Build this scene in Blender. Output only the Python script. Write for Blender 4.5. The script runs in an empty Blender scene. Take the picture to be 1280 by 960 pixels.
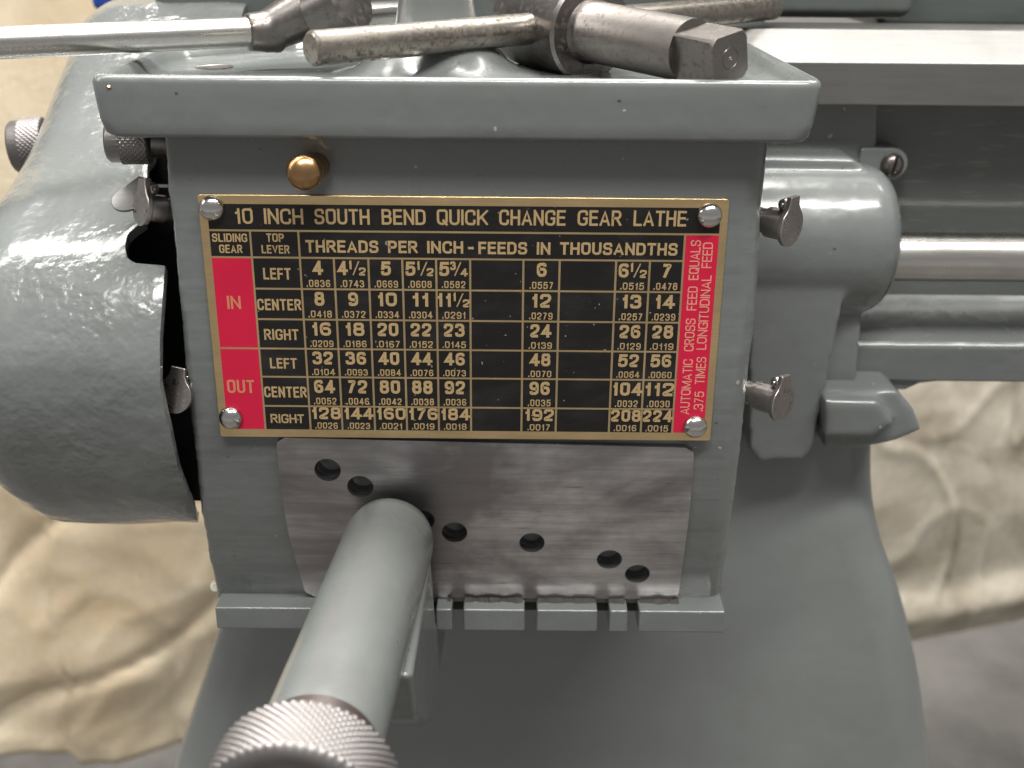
import bpy, bmesh, math, random
from mathutils import Vector, Matrix, noise
random.seed(7)
S = 0.01                       # everything below is written in centimetres
rad = math.radians
scn = bpy.context.scene
col = scn.collection

# ------------------------------------------------------------ camera
F_PX, TH, ROLL, DIST = 1430.0, rad(22.0), rad(0.5), 36.0
CAM = Vector((0, -DIST*math.cos(TH), DIST*math.sin(TH)))
_F = Vector((0, math.cos(TH), -math.sin(TH)))
_U = Vector((0, math.sin(TH), math.cos(TH)))
_R = Vector((1, 0, 0))
camR = _R*math.cos(ROLL) + _U*math.sin(ROLL)
camU = -_R*math.sin(ROLL) + _U*math.cos(ROLL)
cd = bpy.data.cameras.new('camera')
cam = bpy.data.objects.new('camera', cd); col.objects.link(cam)
m3 = Matrix((camR, camU, -_F)).transposed()
cam.matrix_world = Matrix.Translation(CAM*S) @ m3.to_4x4()
cd.sensor_width = 36.0; cd.lens = F_PX/1280*36.0
cd.clip_start = 0.01; cd.clip_end = 50
cd.dof.use_dof = True; cd.dof.focus_distance = 0.355; cd.dof.aperture_fstop = 13.0
scn.camera = cam
scn.render.resolution_x = 1024; scn.render.resolution_y = 768

# ------------------------------------------------------------ world, lamps, exposure
w = bpy.data.worlds.new('World'); scn.world = w; w.use_nodes = True
nt = w.node_tree; nt.nodes.clear()
wo = nt.nodes.new('ShaderNodeOutputWorld'); wb = nt.nodes.new('ShaderNodeBackground')
tc = nt.nodes.new('ShaderNodeTexCoord'); sx = nt.nodes.new('ShaderNodeSeparateXYZ')
mr = nt.nodes.new('ShaderNodeMapRange'); wr = nt.nodes.new('ShaderNodeValToRGB')
nt.links.new(tc.outputs['Generated'], sx.inputs[0]); nt.links.new(sx.outputs['Z'], mr.inputs['Value'])
mr.inputs['From Min'].default_value = -1; mr.inputs['From Max'].default_value = 1
nt.links.new(mr.outputs[0], wr.inputs[0]); nt.links.new(wr.outputs[0], wb.inputs['Color'])
wr.color_ramp.elements[0].position = 0.08; wr.color_ramp.elements[0].color = (.04, .038, .035, 1)
wr.color_ramp.elements[1].position = 0.9; wr.color_ramp.elements[1].color = (.55, .55, .53, 1)
e = wr.color_ramp.elements.new(.33); e.color = (.74, .72, .69, 1)
e = wr.color_ramp.elements.new(.52); e.color = (.50, .49, .48, 1)
nt.links.new(wb.outputs[0], wo.inputs['Surface'])
wb.inputs['Strength'].default_value = 0.60

def area(name, loc, target, sx_, sy_, power, color=(1, .975, .93)):
    l = bpy.data.lights.new(name, 'AREA'); l.shape = 'RECTANGLE'
    l.size = sx_*S; l.size_y = sy_*S; l.energy = power; l.color = color
    o = bpy.data.objects.new(name, l); col.objects.link(o)
    o.location = Vector(loc)*S
    d = (Vector(target)-Vector(loc)).normalized()
    o.rotation_euler = d.to_track_quat('-Z', 'Y').to_euler()
    return o
area('tube_light_back', (-30, 48, 165), (0, 5, 0), 170, 30, 44)
area('tube_light_back_far', (40, 110, 165), (0, 5, 0), 240, 14, 26)
area('tube_light_front', (25, -72, 155), (0, 0, 0), 180, 14, 58)
area('tube_light_left', (-150, -20, 130), (0, 5, 0), 16, 160, 16)
area('tube_light_far', (60, 190, 170), (0, 10, 0), 260, 16, 34)
area('tube_light_room', (0, 60, 230), (0, 130, -60), 120, 60, 70)

scn.view_settings.view_transform = 'Standard'; scn.view_settings.look = 'None'
scn.view_settings.gamma = 1; scn.view_settings.use_curve_mapping = False
scn.view_settings.exposure = 0.0

# ------------------------------------------------------------ helpers
def P(px, py, Y):
    """place (cm) where the photograph's pixel meets the upright plane y = Y"""
    d = _F*F_PX + camR*(px-640) + camU*(480-py)
    return CAM + d*((Y-CAM.y)/d.y)
def PZ(px, py, Z):
    d = _F*F_PX + camR*(px-640) + camU*(480-py)
    return CAM + d*((Z-CAM.z)/d.z)

def mesh_obj(name, verts, faces, mat, parent=None, smooth=True, bevel=0, bseg=3, sub=0, sharp=35, M=None):
    me = bpy.data.meshes.new(name)
    if M is not None: verts = [M @ Vector(v) for v in verts]
    me.from_pydata([Vector(v)*S for v in verts], [], faces)
    bm = bmesh.new(); bm.from_mesh(me)
    bmesh.ops.recalc_face_normals(bm, faces=bm.faces); bm.to_mesh(me); bm.free()
    me.materials.append(mat)
    o = bpy.data.objects.new(name, me); col.objects.link(o)
    if smooth:
        me.shade_smooth()
        if sharp: me.set_sharp_from_angle(angle=rad(sharp))
    if bevel:
        b = o.modifiers.new('bevel', 'BEVEL'); b.width = bevel*S; b.segments = bseg
        b.limit_method = 'ANGLE'; b.angle_limit = rad(32); b.harden_normals = True
    if sub:
        s = o.modifiers.new('sub', 'SUBSURF'); s.levels = sub; s.render_levels = sub
    put(o, parent)
    return o
ORIG = {}
def put(o, parent):
    if parent is not None:
        o.parent = parent
        if parent.name in ORIG: o.matrix_parent_inverse = Matrix.Translation(-ORIG[parent.name])
def root(name, loc, label, cat, group=None, kind=None):
    o = bpy.data.objects.new(name, None); col.objects.link(o); o.location = Vector(loc)*S
    o.empty_display_size = .02
    ORIG[o.name] = Vector(loc)*S
    tag(o, label, cat, group, kind); return o
def tag(o, label=None, cat=None, group=None, kind=None):
    if label: o['label'] = label
    if cat: o['category'] = cat
    if group: o['group'] = group
    if kind: o['kind'] = kind
    return o
def bake(o):
    dg = bpy.context.evaluated_depsgraph_get(); dg.update()
    me = bpy.data.meshes.new_from_object(o.evaluated_get(dg))
    o.modifiers.clear(); o.data = me
    return o
def cut(o, cutters):
    for c in cutters:
        b = o.modifiers.new('cut', 'BOOLEAN'); b.object = c; b.operation = 'DIFFERENCE'; b.solver = 'EXACT'
    bake(o)
def kill(objs):
    for c in objs: bpy.data.objects.remove(c)

def catmull(pts, n=8):
    out = []; P_ = [pts[0]] + list(pts) + [pts[-1]]
    for i in range(1, len(P_)-2):
        a, b, c, d = (Vector(P_[i+k]) for k in (-1, 0, 1, 2))
        for k in range(n):
            t = k/n
            out.append(.5*((2*b) + (c-a)*t + (2*a-5*b+4*c-d)*t*t + (3*b-a-3*c+d)*t**3))
    out.append(Vector(pts[-1])); return out
def interp(tab, x):
    tab = sorted(tab)
    if x <= tab[0][0]: return tab[0][1]
    for (a, b), (c, d) in zip(tab, tab[1:]):
        if x <= c: return b+(d-b)*(x-a)/(c-a)
    return tab[-1][1]
def loft(rings, cap0=True, cap1=True, closed=True):
    n = len(rings[0]); v = [p for r in rings for p in r]; f = []
    for i in range(len(rings)-1):
        for j in range(n if closed else n-1):
            k = (j+1) % n
            f.append((i*n+j, i*n+k, (i+1)*n+k, (i+1)*n+j))
    if cap0: f.append(tuple(range(n))[::-1])
    if cap1: f.append(tuple((len(rings)-1)*n+j for j in range(n)))
    return v, f
def rrect(x0, x1, y0, y1, z, radii=(.3, .3, .3, .3), seg=6):
    """rounded rectangle ring: corners (x0,y0),(x1,y0),(x1,y1),(x0,y1)"""
    out = []
    for (cx, cy, a0), r in zip(((x0, y0, 180), (x1, y0, 270), (x1, y1, 0), (x0, y1, 90)), radii):
        ox = cx + (r if cx == x0 else -r); oy = cy + (r if cy == y0 else -r)
        for k in range(seg+1):
            a = rad(a0 + 90*k/seg); out.append(Vector((ox+r*math.cos(a), oy+r*math.sin(a), z)))
    return out
def frame(o, axis, up=(0, 0, 1)):
    z = Vector(axis).normalized(); x = Vector(up).cross(z)
    if x.length < 1e-4: x = Vector((1, 0, 0))
    x.normalize(); y = z.cross(x)
    return Matrix.Translation(Vector(o)) @ Matrix((x, y, z)).transposed().to_4x4()
def revolve(prof, n=48, knurl=None):
    """prof: list of (r, z); knurl=(i0,i1,N,h): rings i0..i1 carry diamonds"""
    rings = []
    for i, (r, z) in enumerate(prof):
        ring = []
        for j in range(n):
            a = 2*math.pi*j/n; rr = r
            if knurl and knurl[0] <= i <= knurl[1]:
                N, h = knurl[2], knurl[3]; pitch = 2*math.pi*r/N
                u = (N*j/n + z/pitch) % 1; v_ = (N*j/n - z/pitch) % 1
                rr = r + h*(min(1-abs(2*u-1), 1-abs(2*v_-1))*2 - 1)
            ring.append(Vector((rr*math.cos(a), rr*math.sin(a), z)))
        rings.append(ring)
    return loft(rings)
def prism(poly, y0, y1):
    """poly [(x,z)] extruded from y0 to y1"""
    n = len(poly)
    v = [(x, y0, z) for x, z in poly] + [(x, y1, z) for x, z in poly]
    f = [tuple(range(n)), tuple(range(2*n-1, n-1, -1))] + [(j, (j+1) % n, n+(j+1) % n, n+j) for j in range(n)]
    return v, f
def boxv(x0, x1, y0, y1, z0, z1): return prism([(x0, z0), (x1, z0), (x1, z1), (x0, z1)], y0, y1)
def join(*vf):
    V, Fc = [], []
    for v, f in vf:
        k = len(V); V += [Vector(p) for p in v]; Fc += [tuple(i+k for i in q) for q in f]
    return V, Fc
def xf(M, vf): return [M @ Vector(p) for p in vf[0]], vf[1]
def cast(name, vf, mat, parent, voxel=.12, it=6, f=.5):
    """several overlapping solids melted into one casting with soft fillets"""
    o = mesh_obj(name, vf[0], vf[1], mat, parent, smooth=False)
    r = o.modifiers.new('r', 'REMESH'); r.mode = 'VOXEL'; r.voxel_size = voxel*S; r.use_smooth_shade = True
    s = o.modifiers.new('s', 'SMOOTH'); s.iterations = it; s.factor = f
    bake(o); o.data.shade_smooth()
    return o
def capsule(a, b, r0, r1, n=32, rnd=6):
    a, b = Vector(a), Vector(b); L = (b-a).length
    prof = [(max(r0*math.cos(rad(90-90*k/rnd)), .001), -r0*.6*math.sin(rad(90-90*k/rnd))) for k in range(rnd+1)]
    prof += [(max(r1*math.cos(rad(90*k/rnd)), .001), L+r1*.6*math.sin(rad(90*k/rnd))) for k in range(rnd+1)]
    return xf(frame(a, b-a), revolve(prof, n))
def cyl(a, b, r0, r1=None, ch=.05, n=48):
    a, b = Vector(a), Vector(b); L = (b-a).length; r1 = r0 if r1 is None else r1
    return xf(frame(a, b-a), revolve([(.001, 0), (r0-ch, 0), (r0, ch), (r1, L-ch), (r1-ch, L), (.001, L)], n))

# ------------------------------------------------------------ materials
def mat(name):
    m = bpy.data.materials.new(name); m.use_nodes = True
    nt = m.node_tree; b = nt.nodes['Principled BSDF']; return m, nt, b
def N(nt, t, **k):
    n = nt.nodes.new(t)
    for a, v in k.items(): setattr(n, a, v)
    return n
def coords(nt, scale=(1, 1, 1)):
    tc = N(nt, 'ShaderNodeTexCoord'); mp = N(nt, 'ShaderNodeMapping')
    mp.inputs['Scale'].default_value = scale
    nt.links.new(tc.outputs['Object'], mp.inputs[0]); return mp.outputs[0]
def noi(nt, vec, scale, detail=4, rough=.55, dist=0):
    n = N(nt, 'ShaderNodeTexNoise'); nt.links.new(vec, n.inputs['Vector'])
    n.inputs['Scale'].default_value = scale; n.inputs['Detail'].default_value = detail
    n.inputs['Roughness'].default_value = rough; n.inputs['Distortion'].default_value = dist
    return n.outputs['Fac']
def ramp(nt, fac, stops):
    r = N(nt, 'ShaderNodeValToRGB'); nt.links.new(fac, r.inputs[0])
    el = r.color_ramp.elements
    while len(el) < len(stops): el.new(.5)
    for e_, (p, c) in zip(el, stops):
        e_.position = p; e_.color = (c, c, c, 1) if isinstance(c, (int, float)) else (*c, 1)
    return r.outputs[0]
def mixc(nt, fac, a, b, mode='MIX'):
    m = N(nt, 'ShaderNodeMix', data_type='RGBA', blend_type=mode)
    for sock, val in ((m.inputs['Factor'], fac), (m.inputs[6], a), (m.inputs[7], b)):
        if isinstance(val, (int, float)): sock.default_value = val
        elif isinstance(val, tuple): sock.default_value = (*val, 1)
        else: nt.links.new(val, sock)
    return m.outputs[2]
def bump(nt, b, hs):
    prev = None
    for h, st, d in hs:
        n = N(nt, 'ShaderNodeBump'); n.inputs['Strength'].default_value = st
        n.inputs['Distance'].default_value = d*S
        nt.links.new(h, n.inputs['Height'])
        if prev: nt.links.new(prev, n.inputs['Normal'])
        prev = n.outputs[0]
    nt.links.new(prev, b.inputs['Normal'])

def paint(name, c=(.122, .131, .129), rough=.22, lump=.5, peel=.22, strokes=False, chips=True, wear=0):
    m, nt, b = mat(name); v = coords(nt)
    big = noi(nt, v, 22, 3); fine = noi(nt, v, 300 if peel > .5 else 210, 1.5 if peel > .5 else 3); spk = noi(nt, v, 420, 2)
    base = mixc(nt, big, tuple(x*.88 for x in c), tuple(min(1, x*1.10) for x in c))
    blot = ramp(nt, noi(nt, v, 60, 5, .7), [(.55, 0.), (.75, .35)])
    base = mixc(nt, blot, base, (c[0]*.8, c[1]*.77, c[2]*.72))
    if chips:
        ch = ramp(nt, noi(nt, v, 260, 1), [(.775, 0.), (.79, 1.)])
        base = mixc(nt, ch, base, (.30, .31, .29))
        pit = ramp(nt, noi(nt, coords(nt, (1, 1, 1.3)), 330, 1), [(.20, 1.), (.215, 0.)])
        base = mixc(nt, pit, base, (.05, .045, .04))
    if wear:
        wv = ramp(nt, noi(nt, coords(nt, (.35, 1, 3)), 110, 5, .7), [(.56, 0.), (.70, wear)])
        base = mixc(nt, wv, base, (.17, .155, .14))
    nt.links.new(base, b.inputs['Base Color'])
    rg = ramp(nt, noi(nt, v, 45, 4), [(.3, rough*.8), (.75, rough*1.5)])
    nt.links.new(rg, b.inputs['Roughness'])
    b.inputs['Specular IOR Level'].default_value = .5
    b.inputs['Coat Weight'].default_value = .45; b.inputs['Coat Roughness'].default_value = .12
    if peel > .5:
        mk = N(nt, 'ShaderNodeMath', operation='MULTIPLY'); nt.links.new(fine, mk.inputs[0])
        nt.links.new(ramp(nt, noi(nt, v, 28, 3), [(.36, .25), (.62, 1.)]), mk.inputs[1]); fine = mk.outputs[0]
    hs = [(big, lump, .25), (noi(nt, v, 80, 2), lump*.6, .12), (fine, peel, .055 if peel > .5 else .03), (spk, .05, .01)]
    if strokes:
        hs.append((noi(nt, coords(nt, (.25, .25, 2.2)), 120, 3), .38, .045))
    bump(nt, b, hs); return m
def steel(name, c=(.50, .485, .475), rough=.30, brush=(.3, 1, 6), dark=.5, rust=0, metallic=1, bs=.12, blot_scale=35):
    m, nt, b = mat(name); v = coords(nt); vb = coords(nt, brush)
    lines = noi(nt, vb, 260, 4, .7); blot = noi(nt, v, blot_scale, 5, .65)
    base = mixc(nt, ramp(nt, blot, [(.32, 0.), (.68, 1.)]), tuple(x*dark for x in c), c)
    base = mixc(nt, ramp(nt, lines, [(.35, .35), (.65, 0.)]), base, tuple(x*.6 for x in c))
    if name == 'worn_index_steel':
        base = mixc(nt, ramp(nt, noi(nt, coords(nt, (.12, 1, 2.5)), 150, 4, .7), [(.38, .45), (.62, 0.)]), base, (.22, .205, .21))
        big = ramp(nt, noi(nt, coords(nt, (.7, 1, 1.4)), 16, 5, .6, .5), [(.42, 0.), (.60, .85)])
        base = mixc(nt, big, base, (.20, .185, .19))
        sc1 = ramp(nt, noi(nt, coords(nt, (.16, 1, 3.2)), 420, 2, .5), [(.70, 0.), (.74, .6)])
        base = mixc(nt, sc1, base, (.12, .11, .11))
    if rust:
        rf = ramp(nt, noi(nt, v, 480, 6, .8), [(.545-rust*.08, 0.), (.64-rust*.06, .9)])
        base = mixc(nt, rf, base, (.075, .052, .036))
        rr = N(nt, 'ShaderNodeMapRange'); nt.links.new(rf, rr.inputs[0])
        rr.inputs['To Min'].default_value = rough; rr.inputs['To Max'].default_value = .6
        nt.links.new(rr.outputs[0], b.inputs['Roughness'])
        ml = N(nt, 'ShaderNodeMapRange'); nt.links.new(rf, ml.inputs[0])
        ml.inputs['To Min'].default_value = metallic; ml.inputs['To Max'].default_value = .3
        nt.links.new(ml.outputs[0], b.inputs['Metallic'])
    else:
        rg = ramp(nt, blot, [(.3, rough*1.3), (.7, rough*.85)]); nt.links.new(rg, b.inputs['Roughness'])
        b.inputs['Metallic'].default_value = metallic
    nt.links.new(base, b.inputs['Base Color'])
    bump(nt, b, [(lines, bs, .01), (blot, .08, .05)]); return m
def plain(name, c, rough=.4, metallic=0, bs=0, spec=.5, var=.1, vs=150):
    m, nt, b = mat(name); v = coords(nt); n = noi(nt, v, vs, 4)
    base = mixc(nt, n, tuple(x*(1-var) for x in c), tuple(min(1, x*(1+var)) for x in c))
    nt.links.new(base, b.inputs['Base Color']); b.inputs['Roughness'].default_value = rough
    b.inputs['Metallic'].default_value = metallic; b.inputs['Specular IOR Level'].default_value = spec
    if bs: bump(nt, b, [(n, bs, .03)])
    return m

PAINT = paint('grey_enamel')
PAINT_BOX = paint('grey_enamel_brushed', strokes=True, rough=.27)
PAINT_GUARD = paint('grey_enamel_rough_casting', lump=.8, peel=1.0, rough=.19, chips=False)
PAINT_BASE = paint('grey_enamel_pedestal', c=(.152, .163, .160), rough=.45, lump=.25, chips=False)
PAINT_LEVER = paint('grey_enamel_lever', c=(.115, .123, .119), rough=.3, peel=.18, chips=False)
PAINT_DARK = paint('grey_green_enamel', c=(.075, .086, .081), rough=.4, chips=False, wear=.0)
PAINT_BEDSIDE = paint('worn_dark_enamel', c=(.085, .093, .089), rough=.42, chips=False, wear=.9)  # darker than the main enamel, with brownish worn streaks
STEEL_INDEX = steel('worn_index_steel', c=(.86, .84, .85), rough=.36, brush=(.2, 1, 6), dark=.45, blot_scale=20)
STEEL_BAR = steel('bright_bar_steel', c=(.66, .64, .61), rough=.26, brush=(.3, 6, 6), dark=.8)
STEEL_RUSTY = steel('rust_spotted_steel', c=(.43, .395, .35), rough=.30, rust=.62, dark=.6)
STEEL_HUB = steel('browned_forged_steel', c=(.22, .205, .195), rough=.36, rust=.1, dark=.75)
STEEL_SHAFT = steel('worn_key_steel', c=(.27, .25, .235), rough=.36, rust=.18, dark=.75)
STEEL_RIVET = steel('polished_rivet_steel', c=(.68, .66, .64), rough=.17, dark=.75, bs=.03)
STEEL_CUP = steel('oil_cup_steel', c=(.60, .545, .52), rough=.27, dark=.55, bs=.05)
STEEL_KNURL = steel('knurled_steel', c=(.26, .245, .24), rough=.46, dark=.8)
STEEL_WAY = steel('ground_way_steel', c=(.30, .295, .285), rough=.42, brush=(.15, 4, 4), dark=.8)
BRASS = steel('brushed_brass', c=(.80, .59, .32), rough=.30, brush=(.25, 1, 5), dark=.72, bs=.08)
BRASS_BALL = steel('aged_brass', c=(.50, .30, .14), rough=.26, brush=(1, 1, 1), dark=.55, blot_scale=120, bs=.05)
BLACK = plain('black_plate_enamel', (.009, .008, .0075), .36, spec=.28, var=.3)
RED = plain('red_plate_enamel', (.47, .010, .042), .38, spec=.25, var=.06)
GILT = plain('gilt_lettering', (.44, .31, .155), .40, .3, var=.12)
GILT_RED = plain('gilt_lettering_on_red', (.52, .19, .10), .45, .1, var=.1)
GILT_SIDE = plain('pale_lettering_on_red', (.66, .25, .19), .45, .1, var=.1)
_n = BLACK.node_tree; _v = coords(_n)
_b = _n.nodes['Principled BSDF']; _src = _b.inputs['Base Color'].links[0].from_socket
_dust = ramp(_n, noi(_n, _v, 700, 1), [(.77, 0.), (.79, .5)])
_smear = ramp(_n, noi(_n, coords(_n, (.6, 1, 1.5)), 60, 5, .7), [(.5, 0.), (.8, .10)])
_c = mixc(_n, _dust, _src, (.35, .33, .30)); _c = mixc(_n, _smear, _c, (.16, .15, .14))
_n.links.new(_c, _b.inputs['Base Color'])
_n.links.new(ramp(_n, noi(_n, _v, 40, 4), [(.3, .26), (.7, .46)]), _b.inputs['Roughness'])
DARK = plain('flat_black', (.012, .012, .012), .6)  # black for the painted shade in the guard hollow, and for the slot blocks
BLUE = plain('blue_plastic', (.01, .05, .28), .4)
GREASE = plain('oily_grime', (.02, .017, .013), .5, bs=.5)

# ------------------------------------------------------------ setting
def cloth_mat(name, c, stain, sc=9, amt=.8):
    m, nt, b = mat(name); v = coords(nt)
    st = ramp(nt, noi(nt, v, sc, 6, .62, .6), [(.42, 0.), (.68, amt)])
    base = mixc(nt, st, c, stain)
    wv = noi(nt, coords(nt, (6, 6, 1)), 60, 3)
    base = mixc(nt, ramp(nt, wv, [(.4, .15), (.6, 0.)]), base, stain)
    nt.links.new(base, b.inputs['Base Color']); b.inputs['Roughness'].default_value = .9
    b.inputs['Specular IOR Level'].default_value = .1
    bump(nt, b, [(noi(nt, v, 12, 3, .5, .3), .10, .4), (noi(nt, v, 45, 6, .7, 1.), .35, .35), (noi(nt, v, 300, 2), .4, .08)]); return m
FLOOR_Z = -95.0
mf, nt_, bf = mat('concrete_floor'); v_ = coords(nt_)
nt_.links.new(ramp(nt_, noi(nt_, v_, 7, 6, .65), [(.3, (.085, .08, .074)), (.7, (.17, .16, .15))]), bf.inputs['Base Color'])
bf.inputs['Roughness'].default_value = .7; bump(nt_, bf, [(noi(nt_, v_, 60, 5), .3, .2)])
fv = [(x, y, FLOOR_Z) for y in (-130, 400) for x in (-350, 350)]
fl = mesh_obj('floor', fv, [(0, 1, 3, 2)], mf, None, smooth=False); tag(fl, 'grey brown concrete workshop floor', None, kind='structure')
mw = plain('workshop_wall_paint', (.30, .29, .27), .8, bs=.2)
wl = mesh_obj('wall', *boxv(-350, 350, 300, 310, FLOOR_Z, 200), mw, None, smooth=False); tag(wl, 'plain workshop wall behind the sheets', None, kind='structure')

def sheet(name, x0, x1, z0, z1, Y, fold, hem, mt, label, nx=150, nz=190, thick=.25):
    V, Fc = [], []
    for k in range(nz+1):
        t = k/nz
        for i in range(nx+1):
            s = i/nx; x = x0+(x1-x0)*s; zb = hem(s); z = z1+(zb-z1)*t
            y, dx, dz = fold(s, t, x, z)
            V.append((x+dx, Y+y, z+dz))
    for k in range(nz):
        for i in range(nx):
            a = k*(nx+1)+i; Fc.append((a, a+1, a+nx+2, a+nx+1))
    o = mesh_obj(name, V, Fc, mt, None, sharp=0)
    s = o.modifiers.new('t', 'SOLIDIFY'); s.thickness = thick*S; bake(o)
    tag(o, label, 'dust sheet', 'canvas dust sheets hung behind the lathe'); return o
LIN_L = cloth_mat('tan_canvas', (.62, .54, .41), (.42, .30, .17), 5, .7)
LIN_R = cloth_mat('stained_cream_canvas', (.60, .55, .46), (.22, .18, .13), 11, .75)
def fold_l(s, t, x, z):
    n = noise.noise(Vector((x*.045, z*.018, 3)))*1.6 + noise.noise(Vector((x*.13, z*.06, 8)))*1.6
    low = max(0, (t-.55)/.45)
    n2 = (1-abs(noise.noise(Vector((x*.07+z*.05, z*.08-x*.03, 1.5))))*2)**3*.4*low
    n2 += (1-abs(noise.noise(Vector((x*.16-z*.10, z*.14, 5.5))))*2)**3*.3*low - (1-abs(noise.noise(Vector((x*.035+z*.012, z*.03-x*.02, 2.2))))*2)**14*1.4*low
    drift = -14*low*max(0, 1-s*1.7)
    return n*(.35+.65*low)-n2+drift, noise.noise(Vector((x*.06, z*.1, 9)))*3*low, noise.noise(Vector((x*.08, 2, 4)))*1.5*low
def fold_r(s, t, x, z):
    n = noise.noise(Vector((x*.05, z*.05, 13)))*1.2
    r1 = (1-abs(noise.noise(Vector((x*.06+z*.03, z*.07-x*.02, 21.5))))*2)**9*.3
    r2 = (1-abs(noise.noise(Vector((x*.14, z*.05, 25.5))))*2)**9*.5
    hemroll = -2.2*math.exp(-((t-.965)/.02)**2)
    return n-r1-r2+hemroll, 0, 0
zl = P(200, 930, 70).z; zl2 = P(60, 905, 70).z
sheet('dust_sheet', P(-260, 480, 70).x, P(470, 480, 70).x, zl, 60, 70, fold_l,
      lambda s: zl2 + (zl-zl2)*min(1, s*1.6) + (3 if s < .42 else 0)*(1-s), LIN_L, 'tan canvas dust sheet hanging and bunched in folds left of the lathe')
zr = P(1160, 806, 90).z; zr2 = P(1280, 780, 90).z
xr0, xr1 = P(1040, 600, 90).x, P(1440, 600, 90).x
sheet('dust_sheet', xr0, xr1, zr, 55, 90, fold_r,
      lambda s: zr + (zr2-zr)*(max(0, s-.3)/.3)**1.0*(1 if s < .9 else 1), LIN_R, 'dirty cream canvas dust sheet with grey brown stains right of the lathe')

# ------------------------------------------------------------ the lathe
lathe = root('lathe', (0, 18, FLOOR_Z), 'grey enamelled metalworking lathe with a black and red gear chart plate on its gearbox', 'lathe')

def fy(z): return .016*(1-z)**2 if z < 1 else 0.0
def Pf(px, py, off=0):
    y = 0.
    for _ in range(12): y = fy(P(px, py, y).z) - off
    return P(px, py, y)
L_ = [(203, 176), (213, 280), (228, 440), (238, 540), (250, 640), (262, 710), (270, 750)]
R_ = [(965, 176), (957, 260), (950, 380), (935, 520), (921, 640), (911, 710), (905, 752)]
tabL = [(Pf(*p).z, Pf(*p).x) for p in L_]; tabR = [(Pf(*p).z, Pf(*p).x) for p in R_]
ZB = Pf(600, 752).z
rings = []
zs = [ZB+(8.6-ZB)*k/150 for k in range(151)]
for z in zs:
    x0, x1 = interp(tabL, z), interp(tabR, z)
    r = rrect(x0, x1, fy(z), 11, z, (.30, .75, .5, .5), 8)
    rr = []
    for p in r:
        d = noise.noise(p*.6)*.05 + noise.noise(p*1.9+Vector((3, 1, 7)))*.022 + noise.noise(Vector((p.x*.8, p.y*.8, p.z*5)))*.022
        rr.append(p + Vector((d if p.x > x1-.9 or p.x < x0+.5 else 0, d*.4 if p.y < fy(z)+.8 else 0, 0)))
    rings.append(rr)
casing = mesh_obj('gearbox_casing', *loft(rings), PAINT_BOX, lathe, sharp=60)

# holes, index plate
HOLES = [(409, 589), (450, 610), (527, 652), (568, 667), (665, 680), (762, 701), (797, 719)]
def hole_cutters(r, depth, mt=None):
    cs = []
    for h in HOLES:
        c = Pf(*h, .3)
        v, f = cyl((c.x, c.y-2, c.z), (c.x, c.y+depth, c.z), r, n=40, ch=.01)
        cs.append(mesh_obj('cutter', v, f, mt or DARK, None))
    return cs
cs = hole_cutters(.435, 1.0, STEEL_BAR); cut(casing, cs); kill(cs); casing.data.shade_smooth(); casing.data.set_sharp_from_angle(angle=rad(50))
tl, tr, br, bl = (345, 547), (868, 560), (846, 757), (381, 744)
TH_P = .22
ztop = Pf(*tl, TH_P).z; zbot = Pf(*bl, TH_P).z - .05
lx = [(Pf(*p, TH_P).z, Pf(*p, TH_P).x) for p in ((345, 547), (351, 610), (361, 670), (383, 744))]
rx = [(Pf(*p, TH_P).z, Pf(*p, TH_P).x) for p in ((868, 560), (862, 640), (854, 700), (846, 757))]
nu, nv = 60, 40; V, Fc = [], []
ztopR = Pf(*tr, TH_P).z
for side in (0, 1):
    for k in range(nv+1):
        for i in range(nu+1):
            s = i/nu; t = k/nv
            zz = (ztop*(1-s)+ztopR*s)*(1-t)+zbot*t
            x0, x1 = interp(lx, zz), interp(rx, zz)
            # rounded corners: pull the ends in near top and bottom
            c = .28; dz = min(abs(t*(ztop-zbot)), abs((1-t)*(ztop-zbot)))
            ins = c-math.sqrt(max(0, c*c-(c-dz)**2)) if dz < c else 0
            x = (x0+ins)*(1-s)+(x1-ins)*s
            V.append((x, fy(zz)-(TH_P if side == 0 else -.12), zz))
m_ = (nu+1)*(nv+1)
for k in range(nv):
    for i in range(nu):
        a = k*(nu+1)+i; q = (a, a+1, a+nu+2, a+nu+1); Fc.append(q); Fc.append(tuple(x+m_ for x in q[::-1]))
edge = [i for i in range(nu+1)] + [k*(nu+1)+nu for k in range(1, nv+1)] + [nv*(nu+1)+i for i in range(nu-1, -1, -1)] + [k*(nu+1) for k in range(nv-1, 0, -1)]
for a, b in zip(edge, edge[1:]+edge[:1]): Fc.append((a, b, b+m_, a+m_))
index = mesh_obj('index_plate', V, Fc, STEEL_INDEX, lathe, sharp=40)
cs = hole_cutters(.43, 1.0, STEEL_INDEX); cut(index, cs); kill(cs)
index.data.shade_smooth(); index.data.set_sharp_from_angle(angle=rad(40))
b = index.modifiers.new('b', 'BEVEL'); b.width = .045*S; b.segments = 2; b.limit_method = 'ANGLE'; b.angle_limit = rad(50); b.harden_normals = True
tag(index, 'curved worn bare steel plate with a stepped row of round holes')

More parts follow.
